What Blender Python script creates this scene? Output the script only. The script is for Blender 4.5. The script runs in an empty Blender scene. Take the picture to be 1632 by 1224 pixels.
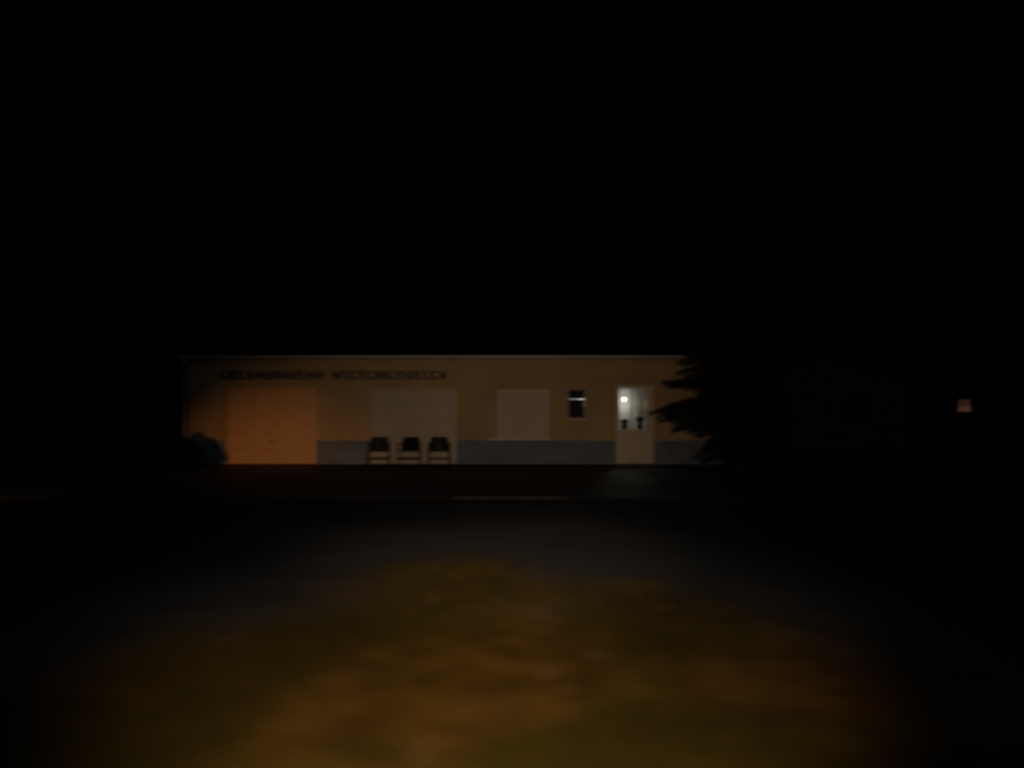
import bpy, bmesh, math, random
from mathutils import Vector, Matrix, noise
R = math.radians
random.seed(7)
sc = bpy.context.scene
C = sc.collection

# ------------------------------------------------------------------ camera
F = 1187.0                      # focal length in photo pixels (1632 wide)
H = 1.6                         # eye height; horizon at y = 646 of the photo
cam_d = bpy.data.cameras.new('camera')
cam = bpy.data.objects.new('camera', cam_d); C.objects.link(cam)
cam.location = (0, 0, H); cam.rotation_euler = (R(90), 0, 0)
cam_d.sensor_width = 36; cam_d.lens = 36*F/1632
cam_d.shift_y = 34/1632
cam_d.clip_end = 600
cam_d.dof.use_dof = True        # the hand-held phone hunted to infinity in the dark: soft near ground, wider sideways
cam_d.dof.focus_distance = 500
cam_d.dof.aperture_fstop = 0.34
cam_d.dof.aperture_ratio = 0.44
sc.camera = cam

# ------------------------------------------------------------------ night sky, moonless
world = bpy.data.worlds.new('World'); sc.world = world; world.use_nodes = True
wn = world.node_tree
sky = wn.nodes.new('ShaderNodeTexSky'); sky.sky_type = 'NISHITA'; sky.sun_disc = False
sky.sun_elevation = R(-9); sky.sun_rotation = R(200)
bg = wn.nodes['Background']; bg.inputs['Strength'].default_value = 0.05
wn.links.new(sky.outputs[0], bg.inputs['Color'])
sun_d = bpy.data.lights.new('sun', 'SUN'); sun_d.energy = 0.022; sun_d.angle = R(20); sun_d.color = (.9, .93, 1)
sun = bpy.data.objects.new('sun', sun_d); C.objects.link(sun); sun.rotation_euler = (R(48), 0, R(-25))

def spot(name, loc, target, power, color, angle, blend, radius):
    d = bpy.data.lights.new(name, 'SPOT'); d.energy = power; d.color = color
    d.spot_size = R(angle); d.spot_blend = blend; d.shadow_soft_size = radius
    o = bpy.data.objects.new(name, d); C.objects.link(o); o.location = loc
    o.rotation_euler = (Vector(target)-Vector(loc)).to_track_quat('-Z', 'Y').to_euler()
    return o
# the phone's own torch just above the lens, its hot core and its wide spill, and a car's dipped headlamp standing in the yard off to the left
spot('phone_torch', (0.0, -0.02, H+0.03), (-0.45, 20, 1.65), 960, (1, .68, .41), 43, 1.0, .004)
spot('phone_torch_spill', (0.0, -0.02, H+0.03), (-0.21, 5, 0.0), 395, (1, .74, .49), 62, 1.0, .004)
spot('car_headlamp', (-12.2, 6.0, 0.45), (-6.5, 20.2, -0.9), 1080, (1, .43, .14), 27, 1.0, .06)

sc.view_settings.view_transform = 'Standard'; sc.view_settings.look = 'None'
sc.view_settings.exposure = 0; sc.view_settings.gamma = 1

# ------------------------------------------------------------------ materials
def mat(name, col, rough=.8, vary=.25, scale=6, bump=0, bscale=40, metallic=0, col2=None, detail=5, spec=.5):
    m = bpy.data.materials.new(name); m.use_nodes = True
    t = m.node_tree; n = t.nodes; l = t.links; p = n['Principled BSDF']
    p.inputs['Roughness'].default_value = rough; p.inputs['Metallic'].default_value = metallic
    p.inputs['Specular IOR Level'].default_value = spec
    tc = n.new('ShaderNodeTexCoord')
    nz = n.new('ShaderNodeTexNoise'); nz.inputs['Scale'].default_value = scale; nz.inputs['Detail'].default_value = detail
    l.new(tc.outputs['Object'], nz.inputs['Vector'])
    cr = n.new('ShaderNodeValToRGB'); cr.color_ramp.elements[0].position = .3; cr.color_ramp.elements[1].position = .7
    c2 = col2 or tuple(c*(1-vary) for c in col)
    cr.color_ramp.elements[0].color = (*c2, 1); cr.color_ramp.elements[1].color = (*col, 1)
    l.new(nz.outputs['Fac'], cr.inputs['Fac']); l.new(cr.outputs['Color'], p.inputs['Base Color'])
    if bump:
        b = n.new('ShaderNodeTexNoise'); b.inputs['Scale'].default_value = bscale; b.inputs['Detail'].default_value = 6
        l.new(tc.outputs['Object'], b.inputs['Vector'])
        bp = n.new('ShaderNodeBump'); bp.inputs['Strength'].default_value = bump; bp.inputs['Distance'].default_value = .02
        l.new(b.outputs['Fac'], bp.inputs['Height']); l.new(bp.outputs['Normal'], p.inputs['Normal'])
    return m
def emit(name, col, s):
    m = bpy.data.materials.new(name); m.use_nodes = True
    p = m.node_tree.nodes['Principled BSDF']; p.inputs['Base Color'].default_value = (.25, .22, .2, 1)
    p.inputs['Emission Color'].default_value = (*col, 1); p.inputs['Emission Strength'].default_value = s
    return m
def glass(name, tint=(.9, .93, .92)):
    m = bpy.data.materials.new(name); m.use_nodes = True
    t = m.node_tree; n = t.nodes; l = t.links; n.remove(n['Principled BSDF'])
    tr = n.new('ShaderNodeBsdfTransparent'); tr.inputs[0].default_value = (*tint, 1)
    gl = n.new('ShaderNodeBsdfGlossy'); gl.inputs['Roughness'].default_value = .03
    fr = n.new('ShaderNodeFresnel'); fr.inputs['IOR'].default_value = 1.5
    mx = n.new('ShaderNodeMixShader')
    l.new(fr.outputs[0], mx.inputs[0]); l.new(tr.outputs[0], mx.inputs[1]); l.new(gl.outputs[0], mx.inputs[2])
    l.new(mx.outputs[0], n['Material Output'].inputs['Surface'])
    return m
M = dict(
    ochre=mat('ochre_render', (.51, .36, .19), .9, .26, .7, .35, 60),
    plinth=mat('grey_plinth', (.19, .225, .29), .85, .3, 2.2, .4, 50),
    white=mat('white_paint', (.64, .55, .45), .55, .12, 3),
    sheet=mat('coated_sheet', (.49, .405, .335), .5, .10, 2.0),
    oak=mat('orange_door_boards', (.66, .38, .17), .6, .15, 3),
    fascia=mat('pale_metal', (.36, .40, .44), .45, .2, 5),
    felt=mat('roof_felt', (.05, .05, .052), .9, .3, 5, .3, 80),
    letter=mat('dark_letters', (.05, .043, .035), .6, .2, 6),
    black=mat('black_plastic', (.022, .022, .024), .5, .2, 8),
    steel=mat('dark_steel', (.04, .04, .042), .4, .2, 8, metallic=.6),
    blind=mat('dark_blind', (.02, .02, .022), .8, .3, 9),
    frame=mat('grey_frame', (.20, .19, .17), .5, .15, 9),
    inner=mat('room_paint', (.62, .60, .57), .8, .08, 2),
    floor_in=mat('room_floor', (.2, .15, .1), .6, .2, 5),
    wood=mat('dark_wood', (.10, .06, .035), .5, .3, 6),
    curtain=mat('curtain_cloth', (.78, .76, .72), .9, .06, 8),
    pot=mat('clay_pot', (.07, .05, .04), .7, .2, 9),
    leaf=mat('house_plant_leaf', (.03, .05, .022), .5, .4, 14),
    needle=mat('conifer_needle', (.012, .017, .011), .85, .5, 3, spec=.15),
    bark=mat('bark', (.06, .045, .035), .95, .5, 14, .8, 30),
    shrub=mat('shrub_leaf', (.018, .021, .013), .85, .5, 4, spec=.15),
    broad=mat('broad_leaf', (.05, .06, .03), .8, .4, 3, spec=.2),
    brick=mat('weathered_brick', (.20, .115, .085), .9, .35, 3, .4, 40),
    tile=mat('roof_tile', (.10, .065, .05), .85, .4, 5, .5, 30),
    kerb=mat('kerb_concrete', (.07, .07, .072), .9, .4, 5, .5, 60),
    kerb_pale=mat('kerb_concrete_pale', (.15, .15, .155), .9, .4, 5, .5, 60),
    stone=mat('pale_stone', (.31, .20, .075), .85, .35, 9, .4, 50),
    blade=mat('grass_blade', (.068, .052, .007), .8, .5, 1.3, col2=(.042, .037, .006), spec=.1),
    dead=mat('dry_blade', (.14, .08, .018), .85, .4, 2.2, spec=.2),
    bulb=emit('bulb_glow', (1, .96, .90), 7.0),
    tube=emit('tube_glow', (1, .97, .92), 1.5),
    tube_dim=emit('tube_glow_dim', (1, .95, .88), .42),
    lantern=emit('lantern_glow', (1, .43, .24), .050),
    lantern_dim=emit('lantern_glow_dim', (1, .45, .30), .022),
    glass=glass('window_glass'),
)
# soil: bare reddish dirt with olive turf patches
def soil():
    m = mat('soil', (.31, .175, .034), .95, .2, 3.4, .35, 9, col2=(.15, .078, .016), detail=7, spec=.1)
    t = m.node_tree; n = t.nodes; l = t.links; p = n['Principled BSDF']
    src = p.inputs['Base Color'].links[0].from_socket
    tc = n.new('ShaderNodeTexCoord')
    at = n.new('ShaderNodeAttribute'); at.attribute_name = 'turf'
    nz = n.new('ShaderNodeTexNoise'); nz.inputs['Scale'].default_value = 9; nz.inputs['Detail'].default_value = 8
    l.new(tc.outputs['Object'], nz.inputs['Vector'])
    add = n.new('ShaderNodeMath'); add.operation = 'MULTIPLY_ADD'; add.inputs[1].default_value = .7
    l.new(nz.outputs['Fac'], add.inputs[0]); l.new(at.outputs['Fac'], add.inputs[2])
    mp = n.new('ShaderNodeMapRange'); mp.inputs['From Min'].default_value = .62; mp.inputs['From Max'].default_value = 1.0
    l.new(add.outputs[0], mp.inputs['Value'])
    mx = n.new('ShaderNodeMix'); mx.data_type = 'RGBA'
    l.new(mp.outputs[0], mx.inputs['Factor']); l.new(src, mx.inputs['A']); mx.inputs['B'].default_value = (.125, .095, .013, 1)
    ag = n.new('ShaderNodeAttribute'); ag.attribute_name = 'grit_falloff'
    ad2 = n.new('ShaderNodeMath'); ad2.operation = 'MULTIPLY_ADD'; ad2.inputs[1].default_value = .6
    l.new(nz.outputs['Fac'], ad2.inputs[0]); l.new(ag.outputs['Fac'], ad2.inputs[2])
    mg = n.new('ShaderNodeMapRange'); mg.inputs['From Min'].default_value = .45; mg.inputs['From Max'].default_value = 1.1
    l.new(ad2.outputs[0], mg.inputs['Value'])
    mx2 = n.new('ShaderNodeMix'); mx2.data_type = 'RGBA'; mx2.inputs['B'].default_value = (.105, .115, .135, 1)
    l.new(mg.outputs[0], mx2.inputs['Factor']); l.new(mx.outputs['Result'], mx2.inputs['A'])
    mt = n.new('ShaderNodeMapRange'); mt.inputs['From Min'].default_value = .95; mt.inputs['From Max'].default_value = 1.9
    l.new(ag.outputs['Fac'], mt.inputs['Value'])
    mx3 = n.new('ShaderNodeMix'); mx3.data_type = 'RGBA'; mx3.inputs['B'].default_value = (.026, .030, .036, 1)  # far gravel blends to dark asphalt tone; light falloff put into the colour
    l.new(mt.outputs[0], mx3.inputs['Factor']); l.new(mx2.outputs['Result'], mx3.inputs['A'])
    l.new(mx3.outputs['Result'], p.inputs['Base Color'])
    return m
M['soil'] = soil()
# damp asphalt of the yard: patchy gloss
def asphalt():
    m = mat('damp_asphalt', (.02, .024, .03), .4, .35, 3, .35, 90, spec=.2)
    t = m.node_tree; n = t.nodes; l = t.links; p = n['Principled BSDF']
    tc = n.new('ShaderNodeTexCoord'); nz = n.new('ShaderNodeTexNoise'); nz.inputs['Scale'].default_value = .8; nz.inputs['Detail'].default_value = 6
    l.new(tc.outputs['Object'], nz.inputs['Vector'])
    mp = n.new('ShaderNodeMapRange'); mp.inputs['To Min'].default_value = .48; mp.inputs['To Max'].default_value = .78
    l.new(nz.outputs['Fac'], mp.inputs['Value']); l.new(mp.outputs[0], p.inputs['Roughness'])
    return m
M['asphalt'] = asphalt()

# ------------------------------------------------------------------ helpers
def link(name, me, material, parent=None):
    o = bpy.data.objects.new(name, me); C.objects.link(o)
    if material and not me.materials: me.materials.append(M[material])
    o.parent = parent
    return o
def obj(name, bm, material, parent=None, smooth=False):
    bmesh.ops.recalc_face_normals(bm, faces=bm.faces)
    me = bpy.data.meshes.new(name); bm.to_mesh(me); bm.free()
    if smooth:
        for p in me.polygons: p.use_smooth = True
    return link(name, me, material, parent)
def tag(o, label, cat, group=None):
    o['label'] = label; o['category'] = cat
    if group: o['group'] = group
    return o
def thing(name, label, cat, loc=(0, 0, 0), rz=0, group=None):
    o = bpy.data.objects.new(name, None); C.objects.link(o); o.location = loc; o.rotation_euler = (0, 0, rz)
    o.empty_display_size = .2
    return tag(o, label, cat, group)
def struct(name, o):
    o.name = name; o['kind'] = 'structure'; return o
def box(bm, x0, x1, y0, y1, z0, z1, bev=0):
    r = bmesh.ops.create_cube(bm, size=1)
    for v in r['verts']:
        v.co = Vector(((x0+x1)/2+v.co.x*(x1-x0), (y0+y1)/2+v.co.y*(y1-y0), (z0+z1)/2+v.co.z*(z1-z0)))
    if bev:
        es = list({e for v in r['verts'] for e in v.link_edges})
        bmesh.ops.bevel(bm, geom=es, offset=bev, segments=2, affect='EDGES', profile=.6)
    return bm
def bx(*a): return box(bmesh.new(), *a)
def tube(bm, pts, rad, seg=8, cap=True):
    pts = [Vector(p) for p in pts]; rings = []
    rs = rad if isinstance(rad, (list, tuple)) else [rad]*len(pts)
    for i, p in enumerate(pts):
        d = (pts[min(i+1, len(pts)-1)]-pts[max(i-1, 0)]).normalized()
        a = d.orthogonal().normalized() if i == 0 else (a0-d*a0.dot(d)).normalized()
        a0 = a; b = d.cross(a)
        rings.append([bm.verts.new(p+(a*math.cos(2*math.pi*k/seg)+b*math.sin(2*math.pi*k/seg))*rs[i]) for k in range(seg)])
    for r0, r1 in zip(rings, rings[1:]):
        for k in range(seg): bm.faces.new((r0[k], r0[(k+1) % seg], r1[(k+1) % seg], r1[k]))
    if cap: bm.faces.new(rings[0][::-1]); bm.faces.new(rings[-1])
    return bm
def lathe(prof, seg=20):
    bm = bmesh.new(); rings = []
    for r, z in prof:
        rings.append([bm.verts.new((r*math.cos(2*math.pi*k/seg), r*math.sin(2*math.pi*k/seg), z)) for k in range(seg)])
    for a, b in zip(rings, rings[1:]):
        for k in range(seg): bm.faces.new((a[k], a[(k+1) % seg], b[(k+1) % seg], b[k]))
    bm.faces.new(rings[0][::-1]); bm.faces.new(rings[-1])
    return bm
def rnd(a, b): return random.uniform(a, b)
def copy_tree(o, parent=None):
    c = o.copy(); C.objects.link(c); c.parent = parent
    for ch in list(o.children): copy_tree(ch, c)
    return c

# ------------------------------------------------------------------ ground
YK = 12.9                     # kerb between rough grass and yard
YF = 20.2                     # facade plane
def gz(x, y):
    if y > YK-.12: return 0.0
    k = min(1, (YK-.12-y)/1.5)
    if y > 5.5: k *= 1/(1+((y-5.5)/1.2)**2)
    return k*(.05*noise.noise((x*.55, y*.55, 1.3))+.022*noise.noise((x*2.1, y*2.1, 5))-.01)
def photo_ground(px, py):
    y = H*F/(py-646); return ((px-816)/F*y, y)
blobs = []                    # turf patches / bare patches: (x, y, rx, ry, strength)
for px, py, rx, ry, s in [(900, 1195, .55, .30, .6), (440, 1080, .45, .55, .45), (600, 990, .9, .6, .45), (760, 915, .9, .9, .3),
                          (1130, 1000, .45, .8, .4), (960, 960, .35, .5, .35), (560, 1190, .3, .2, .25), (1050, 1150, .35, .3, .4),
                          (730, 1070, .75, .55, -.7), (900, 1090, .45, .3, -.6), (480, 1150, .4, .3, -.4), (1200, 1080, .5, .4, -.45),
                          (850, 970, .45, .3, -.35), (240, 1120, .7, .6, -.2)]:
    x, y = photo_ground(px, py); blobs.append((x, y, rx, ry, s))
def turf(x, y):
    v = .42+.55*noise.noise((x*.7, y*.7, 9))+.3*noise.noise((x*2.3, y*2.3, 2))
    for bx_, by, rx, ry, s in blobs:
        d = ((x-bx_)/rx)**2+((y-by)/ry)**2
        if d < 6: v += s*math.exp(-d*.9)
    if y > 8: v += min(.5, (y-8)*.15)
    return max(0, min(1, v))
def grit_falloff(x, y):               # dark grey gravel around the soil; curved border and far darkening paint torch falloff
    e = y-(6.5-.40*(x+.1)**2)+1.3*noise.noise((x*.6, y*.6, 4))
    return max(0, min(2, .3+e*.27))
def axis(segs):
    out = []
    for a, b, n in segs: out += [a+(b-a)*i/n for i in range(n)]
    return out+[segs[-1][1]]
xs = axis([(-250, -30, 10), (-30, -6, 24), (-6, 6, 150), (6, 30, 24), (30, 250, 10)])
ys = axis([(-40, 1.5, 10), (1.5, 9, 110), (9, 13.2, 40), (13.2, 40, 20), (40, 450, 12)])
V = []; Fc = []
for y in ys:
    for x in xs: V.append((x, y, gz(x, y)))
nx = len(xs)
for j in range(len(ys)-1):
    for i in range(nx-1): Fc.append((j*nx+i, j*nx+i+1, (j+1)*nx+i+1, (j+1)*nx+i))
me = bpy.data.meshes.new('ground'); me.from_pydata(V, [], Fc)
at = me.attributes.new('turf', 'FLOAT', 'POINT')
for i, v in enumerate(V): at.data[i].value = turf(v[0], v[1])
at = me.attributes.new('grit_falloff', 'FLOAT', 'POINT')
for i, v in enumerate(V): at.data[i].value = grit_falloff(v[0], v[1])
for p in me.polygons: p.use_smooth = True
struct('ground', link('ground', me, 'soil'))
# yard of damp asphalt, laid just over the soil
yard = obj('yard', bx(-60, 60, YK, YF+.02, -.1, .004), 'asphalt'); struct('yard', yard)
# kerb: flush stones with open joints
kerb = bpy.data.objects.new('kerb', None); C.objects.link(kerb); kerb['kind'] = 'structure'
kme = None
kx = -11.0; i = 0
while kx < 11:
    if kme is None:
        o = obj('kerb_stone', bx(0, .985, -.12, 0, -.15, .028, .008), 'kerb', kerb); kme = o.data
    else: o = link('kerb_stone', kme, None, kerb)
    if -1.5 < kx < .5: o.material_slots[0].link = 'OBJECT'; o.material_slots[0].material = M['kerb_pale']  # middle stretch of stones in a paler concrete
    o.location = (kx, YK-.002+rnd(-.006, .006), (-.016 if -1.5 < kx < .5 else -.0255)+rnd(-.001, .001)); kx += 1.0

# turf: short blades, thick in the patches
def grass(name, n, area, hmin, hmax, material, thr, seed):
    random.seed(seed); V = []; Fc = []
    k = 0
    while k < n:
        x = rnd(area[0], area[1]); y = area[2]+(area[3]-area[2])*random.random()**1.3
        t = turf(x, y)-.9*max(0, grit_falloff(x, y)-.25)
        if random.random() > (t-thr)*2.2: k += .2; continue
        z = gz(x, y)-.004
        for b in range(5):
            a = rnd(0, 6.28); h = rnd(hmin, hmax)*(.5+.6*t); w = rnd(.0025, .005); ln = rnd(.3, 1.1)*h
            px, py = x+rnd(-.02, .02), y+rnd(-.02, .02)
            dx, dy = math.cos(a), math.sin(a)
            s = len(V)
            V.extend([(px-dy*w, py+dx*w, z), (px+dy*w, py-dx*w, z), (px+dx*ln*.4+dy*w*.8, py+dy*ln*.4-dx*w*.8, z+h*.6),
                      (px+dx*ln*.4-dy*w*.8, py+dy*ln*.4+dx*w*.8, z+h*.6), (px+dx*ln, py+dy*ln, z+h)])
            Fc.extend([(s, s+1, s+2, s+3), (s+3, s+2, s+4)])
        k += 1
    me = bpy.data.meshes.new(name); me.from_pydata(V, [], Fc)
    return link(name, me, material)
g = grass('grass', 22000, (-6.5, 6.5, 2.2, 9.5), .015, .05, 'blade', .35, 3)
tag(g, 'short olive grass growing in patches over the bare soil', 'grass'); g['kind'] = 'stuff'
g = grass('dry_grass', 9000, (-6, 6, 2.2, 9.5), .015, .05, 'dead', .12, 4)
tag(g, 'dry straw coloured grass stubble thinly scattered over the soil', 'grass'); g['kind'] = 'stuff'

# pale stones lying on the dirt
random.seed(11)
def stone_mesh(seed):
    bm = bmesh.new(); bmesh.ops.create_icosphere(bm, subdivisions=2, radius=1)
    for v in bm.verts:
        n = 1+.28*noise.noise(v.co*1.3+Vector((seed*3.1, 0, 0)))
        v.co = Vector((v.co.x*n, v.co.y*n*.75, max(-.25, v.co.z*n*.45)))
    me = bpy.data.meshes.new('stone'); bm.to_mesh(me); bm.free()
    for p in me.polygons: p.use_smooth = True
    return me
sm = [stone_mesh(s) for s in range(4)]
for k, (px, py, r) in enumerate([(950, 1040, .055), (1060, 965, .07), (872, 1066, .05), (905, 1095, .035), (795, 1121, .03), (862, 996, .04),
                                 (668, 1198, .035), (690, 950, .04), (985, 1186, .03), (648, 1178, .03), (1226, 1050, .04), (735, 1031, .025),
                                 (1020, 1088, .03), (828, 1114, .018), (1010, 941, .05), (560, 1120, .025)]):
    x, y = photo_ground(px, py)
    o = link('stone', sm[k % 4], 'stone'); o.location = (x, y, gz(x, y)+r*.02); o.scale = (r*1.15, r*1.15, r*.6); o.rotation_euler = (0, 0, rnd(0, 6))
    tag(o, 'small pale stone half sunk in the bare brown soil', 'stone', 'pale stones on the soil')

# ------------------------------------------------------------------ the long low building
S = F/YF
def FX(px): return (px-816)/S
def FZ(py): return H+(646-py)/S
B = thing('low_building', 'long flat roofed ochre building with grey plinth and pale roof edge', 'building', (0, YF, 0))
XL, XR, ZT, T = FX(293), FX(1152), FZ(572), .30
op = {'g1': (FX(357), FX(504), 0, FZ(616)), 'g2': (FX(590), FX(728), 0, FZ(619)), 'w': (FX(792), FX(876), FZ(697), FZ(620)),
      's': (FX(905), FX(933), FZ(667), FZ(620)), 'd': (FX(982), FX(1042), 0, FZ(614))}
def wall_with_holes(xl, xr, zt, holes, t):
    gx = sorted({xl, xr, *[h[0] for h in holes], *[h[1] for h in holes]})
    gzz = sorted({0, zt, *[h[2] for h in holes], *[h[3] for h in holes]})
    bm = bmesh.new(); vd = {}
    def v(i, j, k):
        if (i, j, k) not in vd: vd[(i, j, k)] = bm.verts.new((gx[i], t*k, gzz[j]))
        return vd[(i, j, k)]
    def full(i, j):
        if not (0 <= i < len(gx)-1 and 0 <= j < len(gzz)-1): return False
        cx, cz = (gx[i]+gx[i+1])/2, (gzz[j]+gzz[j+1])/2
        return not any(h[0] < cx < h[1] and h[2] < cz < h[3] for h in holes)
    for i in range(len(gx)-1):
        for j in range(len(gzz)-1):
            if not full(i, j): continue
            bm.faces.new((v(i, j, 0), v(i+1, j, 0), v(i+1, j+1, 0), v(i, j+1, 0)))
            bm.faces.new((v(i, j, 1), v(i, j+1, 1), v(i+1, j+1, 1), v(i+1, j, 1)))
            if not full(i-1, j): bm.faces.new((v(i, j, 0), v(i, j+1, 0), v(i, j+1, 1), v(i, j, 1)))
            if not full(i+1, j): bm.faces.new((v(i+1, j, 0), v(i+1, j, 1), v(i+1, j+1, 1), v(i+1, j+1, 0)))
            if not full(i, j-1): bm.faces.new((v(i, j, 0), v(i, j, 1), v(i+1, j, 1), v(i+1, j, 0)))
            if not full(i, j+1): bm.faces.new((v(i, j+1, 0), v(i+1, j+1, 0), v(i+1, j+1, 1), v(i, j+1, 1)))
    return bm
DEP = 8.0
obj('wall', wall_with_holes(XL, XR, ZT, list(op.values()), T), 'ochre', B)
obj('wall', bx(XL, XL+T, T, DEP, 0, ZT), 'ochre', B)
obj('wall', bx(XR-T, XR, T, DEP, 0, ZT), 'ochre', B)
obj('wall', bx(XL+T, XR-T, DEP-T, DEP, 0, ZT), 'ochre', B)
# plinth strips, proud of the render
ZP = FZ(702)
cuts = [XL-.02, op['g1'][0], op['g1'][1], op['g2'][0], op['g2'][1], op['d'][0], op['d'][1], XR+.02]
for a, b in zip(cuts[::2], cuts[1::2]):
    obj('plinth', bx(a, b, -.022, -.0005, -.05, ZP, .006), 'plinth', B)
obj('plinth', bx(XL-.022, XL-.0005, 0, DEP, -.05, ZP), 'plinth', B)
obj('plinth', bx(XR+.0005, XR+.022, 0, DEP, -.05, ZP), 'plinth', B)
roof = obj('roof', bx(XL-.08, XR+.08, -.10, DEP+.1, ZT+.001, ZT+.085), 'felt', B)
obj('roof_edge', bx(XL-.10, XR+.10, -.125, -.101, ZT+.012, ZT+.088, .004), 'fascia', roof)
obj('roof_edge', bx(XL-.105, XL-.081, -.10, DEP+.1, ZT-.012, ZT+.10, .004), 'fascia', roof)
obj('roof_edge', bx(XR+.081, XR+.105, -.10, DEP+.1, ZT-.012, ZT+.10, .004), 'fascia', roof)
# downpipe at the left corner with brackets
bm = bmesh.new(); px_ = XL+.06
tube(bm, [(px_, -.105, ZT+.0), (px_, -.10, ZT-.12), (px_, -.07, ZT-.24), (px_, -.07, .9), (px_, -.07, .02)], .042, 12)
dp = obj('downpipe', bm, 'fascia', B, True)
for z in (.5, 1.5, 2.3): obj('bracket', tube(bmesh.new(), [(px_, -.07, z-.015), (px_, -.07, z+.015)], .05, 12), 'frame', dp)

def sectional_door(hole, mname, n, label):
    x0, x1, z0, z1 = hole
    d = bpy.data.objects.new('garage_door', None); C.objects.link(d); d.parent = B; d.location = (0, 0, 0); d['label'] = label
    fr = bmesh.new(); w = .055
    box(fr, x0, x0+w, .03, .11, 0, z1); box(fr, x1-w, x1, .03, .11, 0, z1); box(fr, x0+w+.0005, x1-w-.0005, .03, .11, z1-w, z1)
    obj('door_frame', fr, mname, d)
    ph = (z1-w-.012)/n; pm = None
    for i in range(n):
        if pm is None:
            o = obj('panel', bx(x0+w+.004, x1-w-.004, .052, .095, 0, ph-.003, .002), mname, d); pm = o.data
        else: o = link('panel', pm, None, d)
        o.location = (0, 0, .010+i*ph)
    obj('handle', bx((x0+x1)/2-.06, (x0+x1)/2+.06, .025, .052, ph*1.5-.012, ph*1.5+.012, .005), 'steel', d)
    obj('threshold', bx(x0+.002, x1-.002, .0, .2, -.03, .0085), 'kerb', d)
    return d
sectional_door(op['g1'], 'oak', 5, 'garage door washed in orange lamp light')
sectional_door(op['g2'], 'sheet', 5, 'pale garage door behind the three chairs')

# wide window behind a closed roller shutter
x0, x1, z0, z1 = op['w']
w = bpy.data.objects.new('shuttered_window', None); C.objects.link(w); w.parent = B
bm = bmesh.new(); f = .05
box(bm, x0, x0+f, .04, .12, z0, z1); box(bm, x1-f, x1, .04, .12, z0, z1); box(bm, x0+f+.0005, x1-f-.0005, .04, .12, z1-.12, z1); box(bm, x0+f+.0005, x1-f-.0005, .04, .12, z0, z0+.04)
obj('window_frame', bm, 'sheet', w)
ns = 26; sh = (z1-.12-z0-.04)/ns; slat = None
for i in range(ns):
    if slat is None:
        o = obj('slat', bx(x0+f+.001, x1-f-.001, .06, .075, .0, sh-.004, .004), 'sheet', w); slat = o.data
    else: o = link('slat', slat, None, w)
    o.location = (0, 0, z0+.042+i*sh)
obj('backing', bx(x0+f+.001, x1-f-.001, .077, .085, z0+.041, z1-.121), 'sheet', w)
obj('sill', bx(FX(779), FX(878), -.12, .035, FZ(701.5), FZ(697.5), .005), 'white', w)

# small dark window with a lit tube behind it
x0, x1, z0, z1 = op['s']
w = bpy.data.objects.new('small_window', None); C.objects.link(w); w.parent = B
bm = bmesh.new(); f = .035
box(bm, x0, x0+f, .05, .11, z0, z1); box(bm, x1-f, x1, .05, .11, z0, z1); box(bm, x0+f+.0005, x1-f-.0005, .05, .11, z1-f, z1); box(bm, x0+f+.0005, x1-f-.0005, .05, .11, z0, z0+f)
obj('window_frame', bm, 'frame', w)
zt = FZ(641)
obj('transom', bx(x0+f+.0005, x1-f-.0005, .06, .10, zt-.012, zt+.012), 'blind', w)
obj('pane', bx(x0+f+.001, x1-f-.001, .078, .082, z0+f+.001, zt-.013), 'glass', w)
obj('pane', bx(x0+f+.001, x1-f-.001, .078, .082, zt+.013, z1-f-.001), 'glass', w)
obj('blind', bx(x0-.1, x1+.1, .42, .43, z0-.1, z1+.1), 'blind', w)
bm = bmesh.new(); box(bm, x0-.1, x0-.09, .302, .42, z0-.1, z1+.1); box(bm, x1+.09, x1+.1, .302, .42, z0-.1, z1+.1)
box(bm, x0-.09, x1+.09, .302, .42, z1+.09, z1+.1); box(bm, x0-.09, x1+.09, .302, .42, z0-.1, z0-.09)
obj('box_lining', bm, 'blind', w)
obj('sill', bx(x0-.05, x1+.05, -.05, .045, z0-.045, z0-.003, .005), 'sheet', w)
ys_ = YF+.22; s2 = F/ys_
tz = H+(646-636.2)/s2
t = thing('tube_lamp', 'thin lit tube lamp glowing across the small dark window', 'lamp', ((919.5-816)/s2, ys_, tz))
for a, b, m_ in [(907.5, 915, 'tube_dim'), (915, 922, 'tube_dim'), (922.5, 931.5, 'tube')]:
    obj('tube', tube(bmesh.new(), [((a-919.5)/s2, 0, 0), ((b-919.5)/s2-.004, 0, 0)], .010, 10), m_, t, True)
obj('holder', bx(-.24, .24, .016, .05, -.012, .012), 'blind', t)
for a in (-.235, .225): obj('end_cap', bx(a, a+.01, -.012, .016, -.012, .012), 'blind', t)

# entrance door, upper half glazed, lit room behind
x0, x1, z0, z1 = op['d']
d = bpy.data.objects.new('entrance_door', None); C.objects.link(d); d.parent = B; d['label'] = 'pale entrance door glazed in its upper half'
bm = bmesh.new(); f = .05
box(bm, x0, x0+f, .03, .12, 0, z1); box(bm, x1-f, x1, .03, .12, 0, z1); box(bm, x0+f+.0005, x1-f-.0005, .03, .12, z1-f, z1)
obj('door_frame', bm, 'white', d)
zg = FZ(684.5); xm = FX(1007); bw = .045
xa, xb = x0+f+.003, x1-f-.003; za, zb = .012, z1-f-.004
obj('lower_panel', bx(xa, xb, .05, .095, za, zg, .004), 'white', d)
bm = bmesh.new()
box(bm, xa+.1, xb-.1, .040, .0495, .18, zg-.15, .004)
obj('raised_field', bm, 'white', d)
bm = bmesh.new()
box(bm, xa, xa+.04, .05, .095, zg+.0005, zb); box(bm, xb-.15, xb, .05, .095, zg+.0005, zb); box(bm, xa+.0405, xb-.1505, .05, .095, zb-.035, zb)
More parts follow.
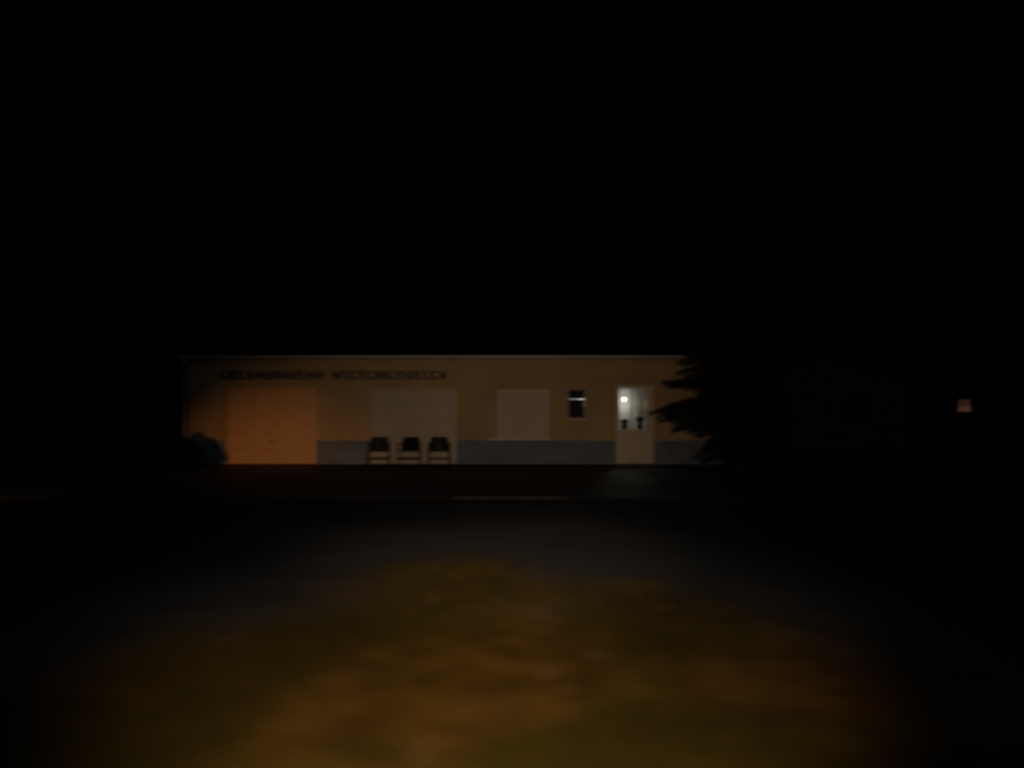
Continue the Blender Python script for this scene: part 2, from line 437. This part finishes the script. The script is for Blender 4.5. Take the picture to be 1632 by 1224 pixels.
obj('leaf_frame', bm, 'white', d)
obj('glazing_bar', bx(xm-bw/2, xm+bw/2, .052, .093, zg+.001, zb-.036), 'white', d)
obj('pane', bx(xa+.041, xm-bw/2-.001, .07, .075, zg+.001, zb-.036), 'glass', d)
obj('pane', bx(xm+bw/2+.001, xb-.151, .07, .075, zg+.001, zb-.036), 'glass', d)
bm = bmesh.new(); tube(bm, [(xb-.07, .05, 1.02), (xb-.07, -.0, 1.02), (xb-.18, -.0, 1.02)], .011, 8)
obj('handle', bm, 'steel', d, True)
obj('threshold', bx(x0+.002, x1-.002, -.06, .2, -.03, .0105), 'kerb', d)
# room shell
rx0, rx1, ry0, ry1, rz1 = x0-.55, x1+.9, T+.002, 1.66, 2.45
bm = bmesh.new()
box(bm, rx0-.1, rx0, ry0, ry1+.1, 0, rz1+.1); box(bm, rx1, rx1+.1, ry0, ry1+.1, 0, rz1+.1)
box(bm, rx0+.0005, rx1-.0005, ry1, ry1+.1, 0, rz1+.1); box(bm, rx0+.0005, rx1-.0005, ry0, ry1-.0005, rz1, rz1+.1)
obj('room_wall', bm, 'inner', B)
obj('room_floor', bx(rx0+.001, rx1-.001, ry0, ry1-.001, .0, .03), 'floor_in', B)

# pendant lamp inside the room
yl = YF+1.26; sl = F/yl
lx, lz = (994.5-816)/sl, H+(646-637)/sl
lamp = thing('pendant_lamp', 'bare lit bulb hanging in the room behind the door glass', 'lamp', (lx, yl, lz))
obj('bulb', lathe([(.0, -.04), (.02, -.036), (.034, -.015), (.036, .005), (.028, .03), (.02, .05), (.018, .07)], 16), 'bulb', lamp, True)
obj('socket', lathe([(.02, .071), (.022, .075), (.022, .12), (.008, .13)], 12), 'black', lamp)
obj('cord', tube(bmesh.new(), [(0, 0, .13), (0, 0, rz1-lz)], .004, 6), 'black', lamp)
pl = bpy.data.lights.new('bulb_light', 'POINT'); pl.energy = 6.0; pl.color = (1, .93, .84); pl.shadow_soft_size = .06
plo = bpy.data.objects.new('bulb_light', pl); C.objects.link(plo); plo.location = (lx, yl+.02, lz-.09)
# a narrow side table with two plants stands close behind the glass
sy = YF+.72; ss = F/sy
tz = H+(646-685)/ss
tb = thing('side_table', 'dark wooden side table just inside the glazed door', 'table', ((1008-816)/ss, sy, .03))
obj('table_top', bx(-.52, .52, -.19, .19, tz-.03-.035, tz-.03, .006), 'wood', tb)
for a in (-.47, .47):
    for b in (-.14, .14): obj('leg', bx(a-.02, a+.02, b-.02, b+.02, 0, tz-.03-.0355), 'wood', tb)
def plant(px, label, h, spread, n, seed):
    random.seed(seed)
    p = thing('potted_plant', label, 'plant', ((px-816)/ss, sy, tz))
    obj('pot', lathe([(.07, 0), (.075, .01), (.10, .13), (.105, .13), (.105, .15), (.09, .15), (.088, .135)], 18), 'pot', p, True)
    V = []; Fc = []
    for i in range(n):
        a = rnd(0, 6.28); b = Vector((math.cos(a)*rnd(0, .05), math.sin(a)*rnd(0, .05), .13))
        tip = Vector((math.cos(a)*rnd(.2, 1)*spread, math.sin(a)*rnd(.2, 1)*spread, .13+rnd(.35, 1)*(h-.13)))
        mid = (b+tip)/2+Vector((0, 0, .05)); sd = Vector((-math.sin(a), math.cos(a), 0))*rnd(.014, .028)
        sd *= 1.9; s = len(V); V.extend([b-sd*.3, b+sd*.3, mid+sd, mid-sd, tip]); Fc.extend([(s, s+1, s+2, s+3), (s+3, s+2, s+4)])
    me = bpy.data.meshes.new('foliage'); me.from_pydata([tuple(v) for v in V], [], Fc)
    link('foliage', me, 'leaf', p)
plant(995, 'low bushy dark plant on the table behind the door glass', .31, .19, 130, 1)
plant(1020, 'tall leafy dark plant on the table behind the door glass', .40, .19, 150, 2)
# curtain drawn to one side of the glass
bm = bmesh.new(); cy = YF+1.52; cs = F/cy; xa_, xb_ = (1009-816)/cs, (1026-816)/cs
zb_, zt_ = H+(646-656)/cs, 2.30; N = 40; rows = []
for z in (zb_, zt_):
    rows.append([bm.verts.new((xa_+(xb_-xa_)*i/N, cy+.025*math.sin(i*1.15)+.008*math.sin(i*.37), z)) for i in range(N+1)])
for i in range(N): bm.faces.new((rows[0][i], rows[0][i+1], rows[1][i+1], rows[1][i]))
r = bmesh.ops.solidify(bm, geom=bm.faces[:], thickness=.004)
cu = thing('curtain', 'short white curtain hanging inside the glazed door', 'curtain', (0, 0, 0))
obj('cloth', bm, 'curtain', cu)
obj('rod', tube(bmesh.new(), [(rx0, cy, zt_+.012), (rx1, cy, zt_+.012)], .01, 8), 'steel', cu)

# raised dark lettering over the garage doors: too blurred to read, so only its strokes and rhythm
random.seed(21)
L = thing('wall_lettering', 'row of dark raised letters, illegible, above the garage doors', 'lettering', (0, YF, 0))
zl0, zl1 = FZ(604.5), FZ(591.5); hh = zl1-zl0
x = 351.0
gaps = {11: 12}
i = 0
while x < 706:
    wpx = random.choice([9.5, 10.5, 11.5, 12.5, 8.5]); a, b = FX(x), FX(x+wpx); st = .066
    bm = bmesh.new(); y0_, y1_ = -.03, -.001
    kind = random.randrange(5)
    box(bm, a, a+st, y0_, y1_, zl0, zl1)
    if kind in (0, 1, 4): box(bm, b-st, b, y0_, y1_, zl0, zl1)
    if kind in (1, 2, 3): box(bm, a+st+.0005, b-st-.0005 if kind == 1 else b, y0_, y1_, zl1-st*.8, zl1)
    if kind in (0, 2, 4): box(bm, a+st+.0005, b-st-.0005 if kind != 2 else b-.03, y0_, y1_, zl0+hh*.42, zl0+hh*.42+st*.8)
    if kind in (2, 3, 4): box(bm, a+st+.0005, b-st-.0005 if kind == 4 else b, y0_, y1_, zl0, zl0+st*.8)
    obj('letter', bm, 'letter', L)
    x += wpx+random.choice([2.2, 2.8, 3.4]) + (gaps.get(i, 0)); i += 1

# ------------------------------------------------------------------ three dark armchairs against the pale garage door
def make_chair(label):
    t = thing('garden_chair', label, 'chair', group='chairs in front of the building')
    # local: x across, -y towards the camera, origin on the ground
    bm = bmesh.new()
    n = 8; W = .235; V0 = []
    for j in range(7):
        z = .40+.345*j/6; row = []
        for i in range(n+1):
            u = -1+2*i/n
            hw = W*(1-.10*max(0, (j-4)/2)**2)
            row.append(bm.verts.new((u*hw, .16+.10*j/6-.035*(1-u*u)*-1-.03*abs(u)**2, z)))
        V0.append(row)
    for r0, r1 in zip(V0, V0[1:]):
        for i in range(n): bm.faces.new((r0[i], r0[i+1], r1[i+1], r1[i]))
    bmesh.ops.solidify(bm, geom=bm.faces[:], thickness=.022)
    obj('backrest', bm, 'black', t, True)
    obj('seat', bx(-.24, .24, -.26, .20, .375, .415, .015), 'black', t)
    for s in (-1, 1):
        obj('armrest', bx(s*.275-.028, s*.275+.028, -.25, .22, .575, .605, .012), 'black', t)
        obj('leg', tube(bmesh.new(), [(s*.285, -.24, 0), (s*.275, -.22, .574)], [.016, .02], 8), 'black', t, True)
        obj('leg', tube(bmesh.new(), [(s*.27, .27, 0), (s*.255, .21, .40), (s*.255, .23, .574)], [.016, .018, .018], 8), 'black', t, True)
        obj('side_rail', tube(bmesh.new(), [(s*.283, -.235, .20), (s*.268, .245, .20)], .012, 8), 'black', t, True)
    obj('stretcher', bx(-.268, .268, -.262, -.212, .165, .235, .012), 'black', t)
    return t
labels = ['black armchair in the row, nearest the orange lit garage door', 'black armchair standing between two other black armchairs',
          'black armchair in the row, nearest the shuttered window']
ch = make_chair(labels[0])
yc = YF-.45; s3 = F/yc
for k, (px, rz) in enumerate([(603.5, .06), (653, -.05), (700, .10)]):
    o = ch if k == 0 else copy_tree(ch)
    o['label'] = labels[k]; o.location = ((px-816)/s3, yc, .0045); o.rotation_euler = (0, 0, rz)

# ------------------------------------------------------------------ vegetation
def leaf_cloud(V, Fc, c, n, r, size, flat=1.0):
    for i in range(n):
        d = Vector((random.gauss(0, 1), random.gauss(0, 1), random.gauss(0, 1))).normalized()*r*random.random()**.4
        p = c+Vector((d.x, d.y, d.z*flat)); u = Vector((rnd(-1, 1), rnd(-1, 1), rnd(-.7, .7))).normalized()
        w = u.orthogonal().normalized(); w = Matrix.Rotation(rnd(0, 6.28), 3, u) @ w
        s = size*rnd(.6, 1.3); k = len(V)
        V.extend([p-u*s, p+w*s*.42, p+u*s, p-w*s*.42]); Fc.append((k, k+1, k+2, k+3))
def mesh_from(name, V, Fc, material, parent):
    me = bpy.data.meshes.new(name); me.from_pydata([tuple(v) for v in V], [], Fc); return link(name, me, material, parent)

def conifer(loc, height, rbase, zlow, label, seed, boughs=None):
    random.seed(seed)
    t = thing('conifer_tree', label, 'tree', loc)
    bm = bmesh.new()
    tube(bm, [(0, 0, -.1), (.02, 0, height*.3), (-.02, .02, height*.7), (0, 0, height)], [.13, .10, .05, .01], 10)
    V = []; Fc = []
    def bough(z, a, ln, droop):
        d = Vector((math.cos(a), math.sin(a), 0)); n = max(5, int(ln/.10)); pts = []
        for i in range(n+1):
            q = i/n; pts.append(Vector((0, 0, z))+d*ln*q+Vector((0, 0, .10*math.sin(q*2.2)*ln-droop*q*q*ln)))
        tube(bm, pts[::2] if n % 2 == 0 else pts[::2]+[pts[-1]], [max(.004, .022*(1-i/len(pts[::2]))) for i in range(len(pts[::2])+(0 if n % 2 == 0 else 1))], 5)
        sd = Vector((-d.y, d.x, 0))
        for i in range(1, n+1):
            q = i/n; wl = ln*.42*(1.05-q)+.08
            for s in (-1, 1):
                tip = pts[i]+sd*s*wl*rnd(.7, 1.15)+d*wl*.55+Vector((0, 0, -rnd(.05, .4)*wl))
                m = max(3, int(wl/.045))
                for k in range(m):
                    c = pts[i].lerp(tip, (k+.5)/m)
                    for _ in range(5):
                        u = (tip-pts[i]).normalized()*.6+Vector((rnd(-1, 1), rnd(-1, 1), rnd(-.8, .5)))*.8; u.normalize()
                        w = Matrix.Rotation(rnd(0, 6.28), 3, u) @ u.orthogonal().normalized()
                        sz = rnd(.05, .09); kk = len(V); b0 = c+Vector((rnd(-.03, .03), rnd(-.03, .03), rnd(-.04, .02)))
                        V.extend([b0, b0+u*sz*.5+w*sz*.22, b0+u*sz, b0+u*sz*.5-w*sz*.22]); Fc.append((kk, kk+1, kk+2, kk+3))
    z = zlow; k = 0; low = zlow+.45
    while z < height-.15:
        q = (z-zlow)/(height-zlow); ln = rbase*(1-q)**.45*(.72 if z < low else 1)
        for j in range(9):
            bough(z+rnd(-.06, .06), k*.7+j*2*math.pi/9+rnd(-.25, .25), ln*rnd(.62, 1.0), rnd(.15, .35))
        z += .21; k += 1
    for (z, a, ln, dr) in (boughs or []): bough(z, a, ln, dr)
    obj('trunk', bm, 'bark', t, True)
    mesh_from('crown', V, Fc, 'needle', t)
    return t
TY = 17.2; ts = F/TY
conifer(((1176-816)/ts, TY, .004), 6.4, 1.42, .5, 'large dark conifer standing in front of the building beside the door', 5,
        [(2.05, math.pi, 1.66, .02), (1.98, math.pi+.1, 1.6, .03), (1.52, math.pi-.05, 1.93, .12), (1.5, math.pi+.16, 1.85, .15), (1.35, math.pi+.3, 1.75, .1),
         (1.3, math.pi-.2, 1.7, .1), (1.6, math.pi+.25, 1.7, .1)]
        + [(1.15+.07*k, math.pi+.45*math.sin(k*2.3), 1.45+.12*math.sin(k*1.7), .15) for k in range(9)]
        + [(2.2+.09*k, math.pi+.5*math.sin(k*1.9), 1.22+.10*math.cos(k*2.1), .15) for k in range(8)])

def shrub(loc, rx, ry, h, label, seed, n=90, mat_='shrub', leaf=.05):
    random.seed(seed)
    t = thing('shrub', label, 'shrub', loc); bm = bmesh.new(); V = []; Fc = []
    for i in range(n):
        a = rnd(0, 6.28); q = random.random()**.5; z = rnd(.12, 1)*h
        k = math.sqrt(max(.05, 1-(z/h)**2.4))
        c = Vector((math.cos(a)*q*rx*k, math.sin(a)*q*ry*k, z))
        if i % 3 == 0: tube(bm, [(c.x*.15, c.y*.15, -.05), (c.x*.6, c.y*.6, z*.6), tuple(c)], [.012, .008, .003], 5)
        leaf_cloud(V, Fc, c, 45, .15, leaf, .8)
    obj('stems', bm, 'bark', t); mesh_from('foliage', V, Fc, mat_, t)
    return t
by = YF-.75; bs = F/by
shrub(((300-816)/bs, by, .004), .42, .4, .60, 'low dark shrub at the foot of the wall beside the orange lit garage door', 31)
shrub(((284-816)/bs, by-.1, .004), .32, .35, .76, 'taller dark shrub hiding the corner of the building near the downpipe', 32, 70)

def broadleaf(loc, h, crown, label, seed, n=120):
    random.seed(seed)
    t = thing('broadleaf_tree', label, 'tree', loc); bm = bmesh.new(); V = []; Fc = []
    tube(bm, [(0, 0, -.1), (.05, 0, h*.3), (-.05, .05, h*.6), (0, 0, h*.85)], [.16, .12, .08, .02], 10)
    for i in range(n):
        d = Vector((random.gauss(0, 1), random.gauss(0, 1), random.gauss(0, 1))).normalized()*random.random()**.45
        c = Vector((d.x*crown, d.y*crown, h*.68+d.z*h*.34))
        if i % 2 == 0: tube(bm, [(0, 0, max(.9, c.z*.55)), (c.x*.5, c.y*.5, c.z*.82), tuple(c)], [.035, .02, .004], 5)
        leaf_cloud(V, Fc, c, 60, rnd(.25, .5), .085, .7)
    obj('trunk', bm, 'bark', t, True); mesh_from('crown', V, Fc, 'broad', t)
    return t
ty = 24.; t2 = F/ty
broadleaf(((1632-816)/t2, ty, 0), 4.7, 1.5, 'broadleaf tree rising behind the lit lantern post', 41)

# ------------------------------------------------------------------ brick outbuilding beyond the conifer
oy = 27.; so = F/oy
ox0, ox1 = (1180-816)/so, (1450-816)/so
def OZ(py): return H+(646-py)/so
O = thing('brick_outbuilding', 'low brick outbuilding with tiled gable roof standing beyond the conifer', 'building', ((ox0+ox1)/2, oy, 0))
hw = (ox1-ox0)/2; ze, zr = OZ(603), OZ(560); dp_ = 6.
def gable_wall(y0, y1):
    bm = bmesh.new(); P = [(-hw, 0), (hw, 0), (hw, ze), (0, zr), (-hw, ze)]
    a = [bm.verts.new((x, y0, z)) for x, z in P]; b = [bm.verts.new((x, y1, z)) for x, z in P]
    bm.faces.new(a); bm.faces.new(b[::-1])
    for i in range(5): bm.faces.new((a[i], b[i], b[(i+1) % 5], a[(i+1) % 5]))
    return bm
obj('wall', gable_wall(0, .25), 'brick', O); obj('wall', gable_wall(dp_-.25, dp_), 'brick', O)
obj('wall', bx(-hw, -hw+.25, .25, dp_-.25, 0, ze), 'brick', O); obj('wall', bx(hw-.25, hw, .25, dp_-.25, 0, ze), 'brick', O)
for s in (-1, 1):
    bm = bmesh.new(); sl_ = (zr-ze)/hw
    P = [(0, zr+.02), (s*(hw+.25), ze-.25*sl_+.02)]
    vs = []
    for y in (-.2, dp_+.2):
        for x, z in P: vs += [bm.verts.new((x, y, z)), bm.verts.new((x, y, z+.10))]
    for f_ in [(0, 2, 3, 1), (4, 5, 7, 6), (0, 4, 6, 2), (1, 3, 7, 5), (0, 1, 5, 4), (2, 6, 7, 3)]: bm.faces.new([vs[i] for i in f_])
    obj('roof_slope', bm, 'tile', O)
ow = bpy.data.objects.new('window', None); C.objects.link(ow); ow.parent = O
bm = bmesh.new(); a, b, z0, z1 = .6, 1.7, 1.0, 2.0
box(bm, a, a+.07, -.03, -.001, z0, z1); box(bm, b-.07, b, -.03, -.001, z0, z1); box(bm, a+.0705, b-.0705, -.03, -.001, z1-.07, z1); box(bm, a+.0705, b-.0705, -.03, -.001, z0, z0+.07)
obj('window_frame', bm, 'frame', ow); obj('pane', bx(a+.071, b-.071, -.015, -.002, z0+.071, z1-.071), 'black', ow)
od = bpy.data.objects.new('plank_door', None); C.objects.link(od); od.parent = O; pm = None
for i in range(6):
    if pm is None: o = obj('plank', bx(0, .155, -.04, -.002, .02, 2.0, .006), 'wood', od); pm = o.data
    else: o = link('plank', pm, None, od)
    o.location = (-2.2+i*.16, 0, 0)

# small pale plate on a post under the conifer
py_ = 19.; sp = F/py_
P = thing('marker_post', 'small blank pale plate on a thin post right of the conifer', 'post', ((1214-816)/sp, py_, .004))
obj('post', tube(bmesh.new(), [(0, 0, 0), (0, 0, .86)], .02, 8), 'steel', P, True)
obj('plate', bx(-.12, .12, -.035, -.021, .60, .84, .004), 'stone', P)

# lantern on a post at the far side
ly = 21.; ls = F/ly
def LZ(py): return H+(646-py)/ls
zb0 = LZ(656); zt0 = LZ(626)
Lp = thing('lantern_post', 'dim orange lit lantern on a dark post under the broadleaf tree', 'lamp post', ((1537-816)/ls, ly, 0))
obj('post', lathe([(.10, -.02), (.10, .05), (.05, .09), (.04, .2), (.035, zb0-.05), (.10, zb0-.03), (.10, zb0-.002)], 14), 'steel', Lp, True)
def frustum(w0, w1, z0, z1):
    bm = bmesh.new(); a = [bm.verts.new((x*w0, y*w0, z0)) for x, y in ((-1, -1), (1, -1), (1, 1), (-1, 1))]
    b = [bm.verts.new((x*w1, y*w1, z1)) for x, y in ((-1, -1), (1, -1), (1, 1), (-1, 1))]
    bm.faces.new(a[::-1]); bm.faces.new(b)
    for i in range(4): bm.faces.new((a[i], a[(i+1) % 4], b[(i+1) % 4], b[i]))
    return bm
obj('lamp_glass', frustum(.115, .1085, zb0, zb0+.15), 'lantern', Lp)
obj('lamp_glass', frustum(.1083, .10, zb0+.151, zb0+.34), 'lantern_dim', Lp)
for sx in (-1, 1):
    for sy_ in (-1, 1):
        obj('corner_bar', tube(bmesh.new(), [(sx*.119, sy_*.119, zb0), (sx*.104, sy_*.104, zb0+.34)], .010, 6), 'steel', Lp)
obj('lamp_cap', frustum(.15, .03, zb0+.341, zb0+.46), 'steel', Lp)
